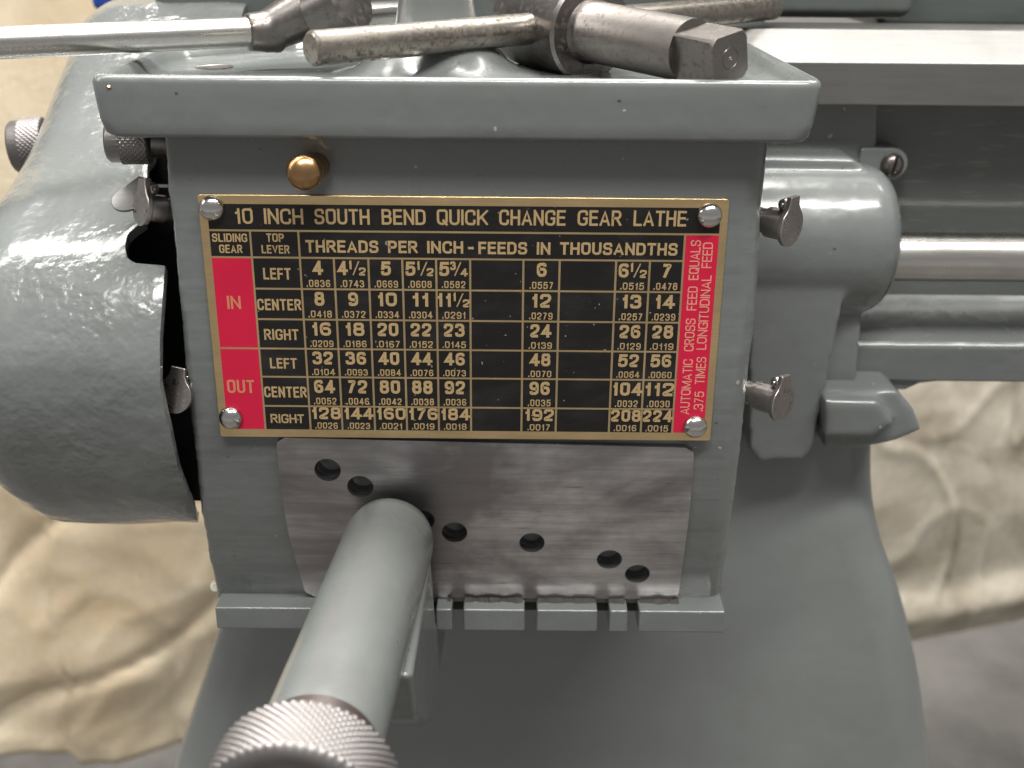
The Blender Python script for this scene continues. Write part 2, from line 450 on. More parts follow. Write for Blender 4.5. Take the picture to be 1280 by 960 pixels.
# slotted ledge under the casing
yl = .62
zt = P(580, 762, yl).z
xl0, xl1 = P(268, 757, yl).x, P(907, 768, yl).x
SL = [(533, 545), (565, 579), (656, 671), (747, 762), (785, 799)]
top = [(xl0, 9), (xl0, yl)]
for a, b_ in SL:
    xa, xb = P(a, 766, yl).x, P(b_, 766, yl).x
    top += [(xa, yl), (xa, 2.6), (xb, 2.6), (xb, yl)]
top += [(xl1, yl), (xl1, 9)]
n = len(top); th = .88
V = [(x, y, zt) for x, y in top] + [(x, y, zt-th) for x, y in top]
Fc = [tuple(range(n)), tuple(range(2*n-1, n-1, -1))] + [(j, (j+1) % n, n+(j+1) % n, n+j) for j in range(n)]
ledge = mesh_obj('slotted_ledge', V, Fc, PAINT, lathe, bevel=.07, bseg=3)
for a, b_ in SL:
    xa, xb = P(a, 766, yl).x, P(b_, 766, yl).x
    mesh_obj('slot_back', *boxv(xa-.02, xb+.02, 1.9, 2.55, zt-th+.05, zt-.12), DARK, ledge, smooth=False)  # black block filling the back of each slot
# grime line where the casing sits on the ledge
bm_pts = []
V, Fc = [], []
gx0, gx1 = P(560, 755, 1.5).x, P(846, 758, 1.5).x
for i in range(121):
    x = gx0+(gx1-gx0)*i/120
    wv = .09+.10*(noise.noise(Vector((x*2.2, 0, 0)))+.5)+.05*random.random()
    y0 = fy(zt)-TH_P
    V += [(x, y0-wv-.04, zt+.012), (x, y0+.06, zt+.02+wv*.6)]
for i in range(120):
    x = .5*(V[2*i][0]+V[2*i+2][0])
    if any(P(a-2, 766, yl).x < x < P(b_+2, 766, yl).x for a, b_ in SL): continue
    Fc.append((2*i, 2*i+2, 2*i+3, 2*i+1))
mesh_obj('grime_line', V, Fc, GREASE, ledge, smooth=False)
pp = P(269, 731, 2.2)
mesh_obj('screw_end', *cyl(pp, pp+Vector((.1, -.35, .1)), .17, ch=.03, n=12), plain('chipped_cream_paint', (.7, .68, .58), .4), lathe)

# tool tray on top
YT = -.85
xa, xb = P(107, 108, YT).x, P(1033, 112, YT).x
zt0 = P(600, 176, YT+.1).z; zt1 = P(600, 98, YT).z
print('tray z', zt0, zt1, 'x', xa, xb, 'casing x', tabL[0], tabR[0])
YB = 10.8
def tring(ins, z, yins=None):
    yi = ins if yins is None else yins
    pts = [(xa+ins, YT+yi), (xb-ins, YT+yi), (xb-ins, YB-ins), (xa+4.0, YB-ins), (xa+ins, 6.2-ins*.4)]
    rs = [.75-min(.5, ins*.6), .75-min(.5, ins*.6), .8, .8, .8]; out = []
    n = len(pts)
    for i in range(n):
        p = Vector((*pts[i], z)); a = Vector((*pts[i-1], z)); c = Vector((*pts[(i+1) % n], z)); r = rs[i]
        u = (a-p).normalized()*r; v = (c-p).normalized()*r
        for k in range(9):
            t = k/8; out.append((p+u)*(1-t)**2 + p*2*t*(1-t) + (p+v)*t*t)
    return out
h = zt1-zt0
prof = [(1.1, zt0+.03, .5), (.60, zt0, .14), (.40, zt0+.03, .06), (.24, zt0+.14, .02), (.11, zt0+.5, .01), (.03, zt0+1.1, .01),
        (0, zt1-.22, 0), (.03, zt1-.09, .03), (.10, zt1-.02, .10), (.20, zt1, .20), (.30, zt1-.02, .30), (.40, zt1-.10, .38),
        (.50, zt1-.30, .46), (.62, zt1-.46, .60), (.85, zt1-.52, .85)]
tray = mesh_obj('tool_tray', *loft([tring(a, z, c) for a, z, c in prof]), PAINT, lathe, sharp=70)
ZF = zt1-.52                      # tray floor
# round boss on the tray with a flared foot
bx = P(548, 70, 3.9)
v, f = revolve([(.01, .0), (3.4, .0), (3.2, .05), (2.7, .18), (2.3, .42), (2.05, .72), (1.75, .95), (1.5, 1.2), (1.3, 1.6), (1.18, 2.2), (1.1, 3.2), (.9, 3.5), (.01, 3.6)], 64)
mesh_obj('tray_boss', v, f, PAINT, lathe, M=Matrix.Translation((P(545, 60, 4.2).x, 4.6, ZF)), sharp=60)
pz = PZ(268, 84, ZF)
o = mesh_obj('plug_screw', *xf(Matrix.Translation((pz.x, pz.y, ZF-.1)), revolve([(.01, 0), (.62, 0), (.62, .13), (.5, .16), (.01, .16)], 32)), STEEL_SHAFT, lathe)
c_ = mesh_obj('cutter', *xf(Matrix.Translation((pz.x, pz.y, ZF)) @ Matrix.Rotation(.5, 4, 'Z'), boxv(-.9, .9, -.07, .07, 0, .2)), DARK, None)
cut(o, [c_]); kill([c_])
# flake of brass coloured filler in the tray front
fp = P(136, 108, YT)
mesh_obj('paint_chip', *xf(Matrix.Translation(fp+Vector((0, .02, 0))), revolve([(.01, -.02), (.08, -.01), (.05, .03), (.01, .04)], 7)), BRASS_BALL, lathe, smooth=False)

# ---------------------------------------------------------- data plate
YPL = -.10
PLX0, PLX1 = .5*(P(247, 244, YPL).x+P(275, 545, YPL).x), .5*(P(910, 248, YPL).x+P(890, 552, YPL).x)
PLZ1, PLZ0 = .5*(P(247, 244, YPL).z+P(910, 248, YPL).z), .5*(P(275, 545, YPL).z+P(890, 552, YPL).z)
v, f = prism([(PLX0+.05, PLZ0), (PLX1-.05, PLZ0), (PLX1, PLZ0+.05), (PLX1, PLZ1-.05), (PLX1-.05, PLZ1), (PLX0+.05, PLZ1), (PLX0, PLZ1-.05), (PLX0, PLZ0+.05)], YPL, YPL+.08)
plate = mesh_obj('data_plate', v, f, BRASS, lathe, bevel=.02, bseg=2)
tag(plate, 'brass bordered chart of threads per inch in black and red')
def px2x(px, py): return P(px, py, YPL).x
YR = 436
XL = [px2x(a, YR) for a in (274, 324, 382, 423, 464.8, 506, 547, 588.3, 653, 697, 765.5, 806.5, 847, 889)]
ZR = [.5*(P(a, ya, YPL).z+P(b, yb, YPL).z) for a, ya, b, yb in ((317, 254.7, 860, 257.5), (317, 288.7, 860, 292.3), (317, 322, 860, 326), (320, 361, 850, 365),
      (320, 398.6, 850, 403.6), (322, 434.8, 850, 440.6), (325, 470, 850, 476), (328, 506, 850, 513), (330, 537.5, 850, 541.8))]
g = .031
cellsB, cellsR = [], []
def quad(lst, x0, x1, z1, z0): lst.append((x0+g, x1-g, z0+g, z1-g))
quad(cellsB, XL[0], XL[-1], ZR[0], ZR[1])
quad(cellsB, XL[0], XL[1], ZR[1], ZR[2]); quad(cellsB, XL[1], XL[2], ZR[1], ZR[2]); quad(cellsB, XL[2], XL[12], ZR[1], ZR[2])
for r in range(2, 8):
    for c in range(1, 12): quad(cellsB, XL[c], XL[c+1], ZR[r], ZR[r+1])
quad(cellsR, XL[0], XL[1], ZR[2], ZR[5]); quad(cellsR, XL[0], XL[1], ZR[5], ZR[8]); quad(cellsR, XL[12], XL[13], ZR[1], ZR[8])
def cells(name, lst, mt):
    V, Fc = [], []
    for x0, x1, z0, z1 in lst:
        v, f = boxv(x0, x1, YPL-.006, YPL+.01, z0, z1); k = len(V); V += v; Fc += [tuple(i+k for i in q) for q in f]
    return mesh_obj(name, V, Fc, mt, plate, smooth=False)
cells('black_field', cellsB, BLACK)
for q in cellsR: cells('red_field', [q], RED)

GL = {   # centre lines on a 1 x 1 box; the number is the corner rounding; 'c' closes the line
 'A': (1.08, [([(0, 0), (.5, 1.0), (1, 0)], 0), ([(.2, .27), (.8, .27)], 0)]),
 'B': (1, [([(0, 0), (0, 1, 1), (.95, 1), (.95, .53), (0, .53)], .2), ([(0, .53), (1, .53), (1, 0), (0, 0)], .22)]),
 'C': (1, [([(1, .66), (1, 1), (0, 1), (0, 0), (1, 0), (1, .34)], .3)]),
 'D': (1, [([(0, .5), (0, 1, 1), (1, 1), (1, 0), (0, 0, 1), (0, .5)], .36)]),
 'E': (.9, [([(1, 1), (0, 1), (0, 0), (1, 0)], 0), ([(0, .53), (.9, .53)], 0)]),
 'F': (.86, [([(1, 1), (0, 1), (0, 0)], 0), ([(0, .5), (.9, .5)], 0)]),
 'G': (1.05, [([(1, .7), (1, 1), (0, 1), (0, 0), (1, 0), (1, .46, 1), (.55, .46)], .28)]),
 'H': (1, [([(0, 0), (0, 1)], 0), ([(1, 0), (1, 1)], 0), ([(0, .5), (1, .5)], 0)]),
 'I': (0, [([(.5, 0), (.5, 1)], 0)]),
 'K': (1.05, [([(0, 0), (0, 1)], 0), ([(1, 1), (.06, .36)], 0), ([(.36, .56), (1, 0)], 0)]),
 'L': (.86, [([(0, 1), (0, 0), (1, 0)], 0)]),
 'M': (1.3, [([(0, 0), (0, 1)], 0), ([(1, 0), (1, 1)], 0), ([(.04, 1), (.5, .06)], 0), ([(.5, .06), (.96, 1)], 0)]),
 'N': (1.02, [([(0, 0), (0, 1)], 0), ([(1, 0), (1, 1)], 0), ([(.02, 1), (.98, 0)], 0)]),
 'O': (1.02, [([(.5, 1), (0, 1), (0, 0), (1, 0), (1, 1), (.5, 1)], .32)]),
 'P': (.98, [([(0, 0), (0, 1, 1), (1, 1), (1, .44), (0, .44)], .26)]),
 'Q': (1.05, [([(.5, 1), (0, 1), (0, 0), (1, 0), (1, 1), (.5, 1)], .32), ([(.6, .28), (1.03, -.08)], 0)]),
 'R': (1.02, [([(0, 0), (0, 1, 1), (.96, 1), (.96, .50), (0, .50)], .24), ([(.50, .50), (1, 0)], 0)]),
 'S': (1, [([(.97, .70), (.97, 1), (.03, 1), (.03, .53), (1, .51), (1, 0), (0, 0), (0, .30)], .25)]),
 'T': (.95, [([(0, 1), (1, 1)], 0), ([(.5, 1), (.5, 0)], 0)]),
 'U': (1, [([(0, 1), (0, 0), (1, 0), (1, 1)], .3)]),
 'V': (1.05, [([(0, 1), (.5, 0), (1, 1)], 0)]),
 'X': (1, [([(0, 0), (1, 1)], 0), ([(0, 1), (1, 0)], 0)]),
 '0': (1, [([(.5, 1), (0, 1), (0, 0), (1, 0), (1, 1), (.5, 1)], .34)]),
 '1': (.62, [([(.78, 0), (.78, 1)], 0), ([(.78, .93), (.55, .74), (-.05, .72)], .12)]),
 '2': (1, [([(0, .66), (0, 1), (1, 1), (1, .56), (0, .14), (0, 0), (1, 0)], .25)]),
 '3': (1, [([(0, .72), (0, 1), (.95, 1), (.95, .53), (.35, .53)], .22), ([(.35, .53), (1, .53), (1, 0), (0, 0), (0, .28)], .24)]),
 '4': (1.05, [([(.74, 0), (.74, 1)], 0), ([(.70, .98), (0, .27), (1.06, .27)], 0)]),
 '5': (1, [([(.95, 1), (.12, 1), (.04, .50)], 0), ([(.04, .52), (.30, .64), (1, .64), (1, 0), (0, 0), (0, .26)], .24)]),
 '6': (1, [([(.95, .78), (.95, 1), (0, 1), (0, 0), (1, 0), (1, .56), (.08, .56)], .27)]),
 '7': (.96, [([(0, 1), (1, 1), (.62, .55), (.30, 0)], .06)]),
 '8': (1, [([(.5, 1), (.05, 1), (.05, .53), (.95, .53), (.95, 1), (.5, 1)], .2), ([(.5, .53), (0, .53), (0, 0), (1, 0), (1, .53), (.5, .53)], .23)]),
 '9': (1, [([(.05, .22), (.05, 0), (1, 0), (1, 1), (0, 1), (0, .44), (.92, .44)], .27)]),
 '.': (0, [([(.5, -.06), (.5, .10)], 0)]), '-': (.6, [([(0, .5), (1, .5)], 0)]), '/': (.55, [([(0, 0), (1, 1)], 0)])}
def fillet(pts, r, w):
    P2 = [Vector((p[0]*w, p[1])) for p in pts]
    if not r: return P2
    out = [P2[0]]
    for a, b_, c, o_ in zip(P2, P2[1:], P2[2:], pts[1:]):
        if len(o_) > 2: out.append(b_); continue
        ra = min(r, (a-b_).length*.5, (c-b_).length*.5)
        if (a-b_).angle(c-b_, 0) > 3.0: out.append(b_); continue
        u = b_+(a-b_).normalized()*ra; v_ = b_+(c-b_).normalized()*ra
        for k in range(6):
            t = k/5; q = u*(1-t)**2+b_*(2*t*(1-t))+v_*t*t
            if (q-out[-1]).length > 1e-4: out.append(q)
    if (P2[-1]-out[-1]).length > 1e-4: out.append(P2[-1])
    return out
def stroke_text(s, A, t, gap=.16):
    """outline letters, height 1, total width A, stroke width t: [(strip quads)]"""
    n = len(s); fixed = sum(t*(1.15 if ch == '.' else 1) for ch in s if GL[ch][0] == 0)
    tot = sum(GL[ch][0] for ch in s) or 1; k = (A-gap*(n-1)-fixed)/tot
    V, Fc, x = [], [], 0.0; lay = 0
    for ch in s:
        wgt, strokes = GL[ch]; W = wgt*k if wgt else t
        w = max(.001, W-t)
        for pts, r in strokes:
            if wgt == 0: pts = [(0, p[1]) for p in pts]
            hs = 1-t
            pl = [(p[0]*w, p[1]*hs, *p[2:]) for p in pts]
            pl = fillet(pl, min(r, w*.5), 1)
            # straight stroke ends reach the cap line
            closed = (pl[0]-pl[-1]).length < 1e-4
            if closed: pl = pl[:-1]
            m = len(pl); base = len(V)
            for i, p in enumerate(pl):
                a = pl[i-1] if (i or closed) else None; c = pl[(i+1) % m] if (i < m-1 or closed) else None
                q = p
                if a is None:
                    d = (c-p).normalized(); mt = Vector((-d.y, d.x)); sc_ = 1; q = p-d*t*(.5 if (abs(d.x) < .2 or abs(d.y) < .2 or abs(p.y-0) < .01 or abs(p.y-hs) < .01) else .2) if r == 0 or p.y in (0, hs) or ch in 'U' or abs(d.y) > .9 and p.y > .9*hs else p
                elif c is None:
                    d = (p-a).normalized(); mt = Vector((-d.y, d.x)); sc_ = 1; q = p+d*t*(.5 if (abs(d.x) < .2 or abs(d.y) < .2 or abs(p.y-0) < .01 or abs(p.y-hs) < .01) else .2) if r == 0 or ch in 'U' or (abs(d.y) > .9 and p.y < .02) else p
                else:
                    d1 = (p-a).normalized(); d2 = (c-p).normalized(); n1 = Vector((-d1.y, d1.x)); n2 = Vector((-d2.y, d2.x))
                    mt = (n1+n2); mt = mt.normalized() if mt.length > 1e-3 else n1; sc_ = min(1.9, 1/max(.3, mt.dot(n1)))
                for sg in (1, -1):
                    e_ = q+mt*(sg*sc_*t/2); V.append((x+t/2+e_.x, min(1.0, max(-.12 if ch == 'Q' else 0, t/2+e_.y)), lay))
            segs = m if closed else m-1
            for i in range(segs):
                j_ = (i+1) % m; Fc.append((base+2*i, base+2*i+1, base+2*j_+1, base+2*j_))
            lay += 1
        x += W+gap
    return V, Fc
def text_box(acc, s, x0, x1, z0, z1, t=.17, rot=False, gap=None):
    """letters fitted to the box, laid on the plate face"""
    H, Wd = (x1-x0, z1-z0) if rot else (z1-z0, x1-x0)
    if gap is None: gap = t*.62
    vs, fs = stroke_text(s, Wd/H, t, gap); k = len(acc[0])
    for v in vs:
        y = YPL-.009-.0022*(v[2] % 5)
        if rot: acc[0].append((x1-v[1]*H, y, z0+v[0]*H))
        else: acc[0].append((x0+v[0]*H, y, z0+v[1]*H))
    acc[1].extend([tuple(i+k for i in q) for q in fs])
def tpx(acc, s, px0, px1, pyc, hpx, bold=.17):
    a, b_ = P(px0, pyc-hpx/2, YPL), P(px1, pyc+hpx/2, YPL)
    c = P((px0+px1)/2, pyc, YPL); hh = abs(a.z-b_.z)
    ha = abs(P(px0, pyc-hpx/2, YPL).z-P(px0, pyc+hpx/2, YPL).z)
    text_box(acc, s, P(px0, pyc, YPL).x, P(px1, pyc, YPL).x, c.z-ha/2, c.z+ha/2, bold)
G, GR, GR2, GS, GS2 = [([], []) for _ in range(5)]
for wd, a, b_, y in (('10', 293, 316, 270), ('INCH', 330, 379, 270.4), ('SOUTH', 393, 462, 270.8), ('BEND', 477, 532, 271.2), ('QUICK', 546, 610, 271.6),
                    ('CHANGE', 624, 707, 272), ('GEAR', 722, 777, 272.5), ('LATHE', 792, 858, 273)):
    tpx(G, wd, a, b_, y, 19.5, .150)
tpx(G, 'SLIDING', 265, 309, 297, 10.5, .17); tpx(G, 'GEAR', 274, 303, 311, 10.5, .17)
tpx(G, 'TOP', 333, 355, 297, 10.5, .17); tpx(G, 'LEVER', 327, 362, 311.5, 10.5, .17)
for wd, a, b_, y in (('THREADS', 382, 473, 308), ('PER', 485, 522, 308.6), ('INCH', 534, 579, 309), ('FEEDS', 598, 659, 310), ('IN', 671, 688, 310.5), ('THOUSANDTHS', 700, 847, 311)):
    tpx(G, wd, a, b_, y, 15.5, .19)
tpx(G, '-', 585, 592, 310, 3, .95)
cw = [.5*(XL[i]+XL[i+1]) for i in range(13)]
def rowz(r, f): return ZR[r+2]+(ZR[r+3]-ZR[r+2])*f
for r, (wd, wpx) in enumerate((('LEFT', 33), ('CENTER', 53), ('RIGHT', 42))*2):
    wcm = wpx*.0253; text_box(G, wd, cw[1]-wcm/2, cw[1]+wcm/2, rowz(r, .70), rowz(r, .33), .165)
COLS = [2, 3, 4, 5, 6, 8, 10, 11]
NUM = [['4', '4 1/2', '5', '5 1/2', '5 3/4', '6', '6 1/2', '7'], ['8', '9', '10', '11', '11 1/2', '12', '13', '14'],
       ['16', '18', '20', '22', '23', '24', '26', '28'], ['32', '36', '40', '44', '46', '48', '52', '56'],
       ['64', '72', '80', '88', '92', '96', '104', '112'], ['128', '144', '160', '176', '184', '192', '208', '224']]
DEC = [['.0836', '.0743', '.0669', '.0608', '.0582', '.0557', '.0515', '.0478'], ['.0418', '.0372', '.0334', '.0304', '.0291', '.0279', '.0257', '.0239'],
       ['.0209', '.0186', '.0167', '.0152', '.0145', '.0139', '.0129', '.0119'], ['.0104', '.0093', '.0084', '.0076', '.0073', '.0070', '.0064', '.0060'],
       ['.0052', '.0046', '.0042', '.0038', '.0036', '.0035', '.0032', '.0030'], ['.0026', '.0023', '.0021', '.0019', '.0018', '.0017', '.0016', '.0015']]
for r in range(6):
    for c, ci in enumerate(COLS):
        x = cw[ci]+.01; z1, z0 = rowz(r, .09 if r < 5 else .03), rowz(r, .54 if r < 5 else .52); s = NUM[r][c]
        if ' ' in s:
            wh, fr = s.split(' '); a, b_ = fr.split('/'); hh = z1-z0
            wl_ = .30 if len(wh) == 1 else .46; tot = wl_+.56
            x0 = x-tot/2 - (.02 if len(wh) == 2 else 0)
            text_box(G, wh, x0, x0+wl_, z0, z1, .20)
            xn = x0+wl_+.03
            text_box(G, a, xn, xn+(.17 if a != '1' else .11), z0+hh*.42, z1+hh*.04, .22)
            text_box(G, '/', xn+.12, xn+.33, z0-.0, z1, .09)
            text_box(G, b_, xn+.31, xn+.52, z0-hh*.02, z0+hh*.55, .22)
        else:
            wn = {1: .30, 2: .64, 3: .94}[len(s)]
            if s in ('11', '10', '14', '12', '13', '16', '18'): wn *= .95
            if s == '11': wn = .54
            text_box(G, s, x-wn/2, x+wn/2, z0, z1, .21)
        text_box(G, DEC[r][c], x-.36, x+.36, rowz(r, .93 if r < 5 else .92), rowz(r, .70 if r < 5 else .66), .155, gap=.17)
tpx(GR, 'IN', 284, 301, 378, 16.5, .16); tpx(GR2, 'OUT', 284, 318, 483, 16.5, .16)
def vtext(GS, s, x_t, y_t, x_b, y_b, wpx):
    a, b_ = P(x_t, y_t, YPL), P(x_b, y_b, YPL); xm = .5*(a.x+b_.x); hw = wpx*.0126
    text_box(GS, s, xm-hw, xm+hw, b_.z, a.z, .13, rot=True)
for s, y0, y1 in (('AUTOMATIC', 518, 449), ('CROSS', 439, 398), ('FEED', 388, 358), ('EQUALS', 350, 300)):
    xx = 855.5+(870-855.5)*(518-(y0+y1)/2)/218; vtext(GS, s, xx, y1, xx, y0, 12)
for s, y0, y1 in (('.375', 514, 489), ('TIMES', 480, 446), ('LONGITUDINAL', 437, 344), ('FEED', 335, 303)):
    xx = 871.7+(884-871.7)*(514-(y0+y1)/2)/211; vtext(GS2, s, xx+1, y1, xx+1, y0, 12)
mesh_obj('lettering', G[0], G[1], GILT, plate, smooth=False)
mesh_obj('lettering', GR[0], GR[1], GILT_RED, plate, smooth=False)
mesh_obj('lettering', GR2[0], GR2[1], GILT_RED, plate, smooth=False)
mesh_obj('lettering', GS[0], GS[1], GILT_SIDE, plate, smooth=False)
mesh_obj('lettering', GS2[0], GS2[1], GILT_SIDE, plate, smooth=False)
for px, py in ((263, 262), (888, 271), (287, 525), (870, 536)):
    c = P(px, py, YPL-.2)
    R0 = .385
    pr = [(.001, 0)] + [(R0, 0)] + [(R0*math.cos(rad(a)), .02+R0*.72*math.sin(rad(a))) for a in (5, 15, 27, 40, 53, 66, 78)] + [(.001, .02+R0*.72)]
    mesh_obj('rivet', *revolve(pr, 32), STEEL_RIVET, plate, M=frame((c.x, YPL, c.z), (0, -1, 0)), sharp=80)

# brass ball plunger
bc = P(379, 216, -1.1)
mesh_obj('brass_knob', *join(capsule(bc+Vector((.02, .1, 0)), bc+Vector((.03, 0, .02)), .52, .50, 32, 8), cyl((bc.x+.12, bc.y+.3, bc.z-.03), (bc.x+.20, .2, bc.z-.03), .40, ch=.06)), BRASS_BALL, lathe, sharp=50)

# ---------------------------------------------------------- oil cups
def oil_cup(o, axis, up, stem=.9, r=.46, lid_open=0, lid2=False):
    M = frame(o, axis, up)
    # local: Z outwards, Y close to 'up'
    body = mesh_obj('oil_cup', *revolve([(.01, -.3), (r*.8, -.3), (r*.8, .1), (r, .16), (r, stem-.08), (r*.97, stem), (.01, stem)], 32), STEEL_CUP, lathe, M=M, sharp=40)
    hy = r+.16
    hb = xf(M, cyl((-.19, hy, stem-.14), (.19, hy, stem-.14), .19, ch=.06, n=20))
    pin = xf(M, capsule((-.24, hy, stem-.14), (.24, hy, stem-.14), .075, .075, 12, 4))
    mesh_obj('hinge', *join(hb, pin), STEEL_CUP, body, sharp=50)
    out = []
    R = r+.15
    for k in range(25):
        a = rad(-230+k*280/24); out.append((R*math.cos(a), R*math.sin(a)))
    # neck up to the top
    out = [p for p in out]
    out += [(.27, hy+.05), (.24, hy+.30), (-.24, hy+.30), (-.27, hy+.05)]
    n = len(out)
    lz0, lz1 = stem+.01, stem+.19
    V = [M @ Vector((x, y, lz0)) for x, y in out]+[M @ Vector((x, y, lz1)) for x, y in out]
    Fc = [tuple(range(n)), tuple(range(2*n-1, n-1, -1))]+[(j, (j+1) % n, n+(j+1) % n, n+j) for j in range(n)]
    lid = mesh_obj('lid', V, Fc, STEEL_CUP, body, bevel=.04)
    if lid_open is not None:
        acc = ([], [])
        s = 'GITS BROS MFG CO '
        for i, ch in enumerate(s):
            if ch == ' ': continue
            vs, fs = stroke_text(ch, .62, .2); vs = [Vector((v[0], v[1], .03*v[2])) for v in vs]; a = rad(200-i*360/len(s)); k = len(acc[0])
            Mr = Matrix.Translation((.40*R/.61*math.cos(a), .40*R/.61*math.sin(a), lz1+.004)) @ Matrix.Rotation(a-math.pi/2, 4, 'Z') @ Matrix.Scale(.17, 4)
            acc[0].extend([M @ (Mr @ (v-Vector((.3, .3, 0)))) for v in vs]); acc[1].extend([tuple(q+k for q in ff) for ff in fs])
        mesh_obj('lettering', acc[0], acc[1], STEEL_RIVET, lid, smooth=False)
    return body
xr = interp(tabR, 4.5)
c = P(966, 276, 1.6); oil_cup((c.x-.25, 1.6, c.z), (.72, -.69, -.02), (0.02, 0, 1), stem=.80, r=.48)
c = P(952, 492, 1.9); oil_cup((c.x-.3, 1.9, c.z), (.68, -.73, .03), (.10, 0, 1), stem=1.05, r=.48)
c = P(206, 262, 1.2); oil_cup((c.x+.1, 1.2, c.z), (-.72, -.60, .22), (-.12, 0.1, 1), stem=.70, r=.42)
c = P(221, 493, .2); oil_cup((c.x+.12, .2, c.z), (-.15, -.93, .33), (.12, 0, 1), stem=.35, r=.44)
# flat thumb tab of the open cup at upper left
tc_ = P(162, 250, 1.5)
M = frame(tc_, (-.12, -.50, .83), (.1, 0, 1))
out = [(.55*math.cos(rad(a)), .55*math.sin(rad(a))) for a in range(-215, 36, 14)] + [(.24, .95), (-.24, .95)]
n = len(out); V = [(x, y, 0) for x, y in out]+[(x, y, .1) for x, y in out]
mesh_obj('oil_cup_flap', V, [tuple(range(n)), tuple(range(2*n-1, n-1, -1))]+[(j, (j+1) % n, n+(j+1) % n, n+j) for j in range(n)], STEEL_WAY, lathe, bevel=.03, M=M)

# ---------------------------------------------------------- shift lever
A = Vector((P(489, 672, -.5).x, -.15, P(489, 672, -.5).z))
NE = P(398, 936, -11.9)
lever = mesh_obj('shift_lever', *xf(frame(A, NE-A, (1, 0, 0)), (lambda L: revolve([(.01, -.02), (.9, .0), (1.2, .12), (1.40, .42), (1.46, .9), (1.47, L-.3), (1.44, L), (.01, L)], 64))((NE-A).length)), PAINT_LEVER, lathe, sharp=60)
ax = (NE-A).normalized(); Ll = (NE-A).length
def AX(t): return A+ax*t
# arm web under the barrel
def webring(x0, x1, pts): 
    n = len(pts); V = [(x0, y, z) for y, z in pts]+[(x1, y, z) for y, z in pts]
    return V, [tuple(range(n)), tuple(range(2*n-1, n-1, -1))]+[(j, (j+1) % n, n+(j+1) % n, n+j) for j in range(n)]
pa, pb, pc = AX(1.2), AX(8.2), AX(4)
cx = A.x
web = [(pa.y, pa.z-.3), (pc.y, pc.z-.3), (pb.y, pb.z-.3), (pb.y+.9, pb.z-2.4), (pc.y+.3, pc.z-5.2), (pa.y+2.2, pa.z-6.8), (pa.y+6, pa.z-7.6), (pa.y+6, pa.z-5.4), (pa.y+1.6, pa.z-4.0)]
mesh_obj('lever_arm', *webring(cx+.15, cx+1.36, web), PAINT_LEVER, lever, bevel=.22, bseg=4)
K = frame(AX(Ll-.1), ax, (1, 0, 0)); K2 = frame(AX(Ll+.55), ax, (1, 0, 0))
mesh_obj('collar', *xf(K, revolve([(.01, 0), (1.36, 0), (1.46, .10), (1.46, .45), (1.36, .55), (1.36, 1.35), (.01, 1.35)], 64)), steel('collar_steel', c=(.40, .35, .34), rough=.32, dark=.8), lever, sharp=40)
KR = 2.12
pr = [(.01, .56), (1.75, .56), (KR-.12, .62)]; i0 = len(pr)
LK = 1.5
steps = 60
pr += [(KR, .70+LK*k/steps) for k in range(steps+1)]; i1 = len(pr)-1
pr += [(KR-.08, .70+LK+.05), (KR-.2, .70+LK+.13), (KR-.42, .70+LK+.14), (KR-.5, .70+LK+.02), (KR-.62, .70+LK-.25), (.01, .70+LK-.3)]
mesh_obj('knurled_knob', *xf(K2, revolve(pr, 640, (i0, i1, 64, .027))), STEEL_KNURL, lever, sharp=60)

# ---------------------------------------------------------- gear guard (left)
prof = [(22, 9.2), (18.6, 10.3), (14.6, 10.4), (11.8, 8.9), (7.1, 6.3), (3.2, 4.9), (.9, 3.6), (-.6, 1.6), (-1.0, 0), (-.7, -2.2), (.4, -4.6), (2.4, -6.4), (5, -7.5), (9, -7.8), (20, -7)]
pr = catmull([Vector((a, b_, 0)) for a, b_ in prof], 22)
XLG, rr_ = -17.9, 2.3
EDGE = [(100, 192), (196, 190), (206, 182), (262, 181), (279, 179), (285, 168), (293, 158), (308, 155), (321, 158), (328, 167), (332, 205), (427, 199), (480, 200), (520, 207), (590, 225), (640, 245), (664, 252)]
def row_of(x, y, z):
    d = Vector((x, y, z))-CAM; dep = d.dot(_F); return 480-d.dot(camU)/dep*F_PX, dep
def edge_x(y, z):
    py, dep = row_of(-10.7, y, z)
    if y > 9: return -10.7
    return (interp(EDGE, py)-640)/F_PX*dep
edges = [edge_x(p.x, p.y) for p in pr]
secs = []
XM = XLG+rr_
steps_ = [(0, k/14) for k in range(15)] + [(rr_*(1-math.cos(rad(a))), XLG+rr_-rr_*math.sin(rad(a))) for a in range(6, 91, 6)]
m = len(pr)
for k_, (ins, xx) in enumerate(steps_):
    ring = []
    for i, p in enumerate(pr):
        a = pr[max(0, i-2)]; c = pr[min(m-1, i+2)]; t = (c-a).normalized(); nrm = Vector((-t.y, t.x, 0))
        if nrm.dot(Vector((10, 1.5, 0))-p) < 0 and 22 < i < m-22: nrm = -nrm
        x = edges[i]+(XM-edges[i])*xx if k_ < 15 else xx
        q = p+nrm*ins; d = noise.noise(Vector((x*.4, q.x*.4, q.y*.4)))*.10 + noise.noise(Vector((x*1.1, q.x*1.1, q.y*1.1)))*.035
        ring.append(Vector((x, q.x+d*.8, q.y+d)))
    secs.append(ring)
v, f = loft(secs, cap0=False, cap1=True, closed=False)
guard = mesh_obj('gear_guard', v, f, PAINT_GUARD, lathe, sharp=0)
guard.data.materials.append(DARK)  # inner faces black: the hollow's shade put into the colour
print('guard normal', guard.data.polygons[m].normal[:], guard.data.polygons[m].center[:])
so_ = guard.modifiers.new('s', 'SOLIDIFY'); so_.thickness = .35*S; so_.offset = -1; so_.material_offset = 1; so_.material_offset_rim = 0
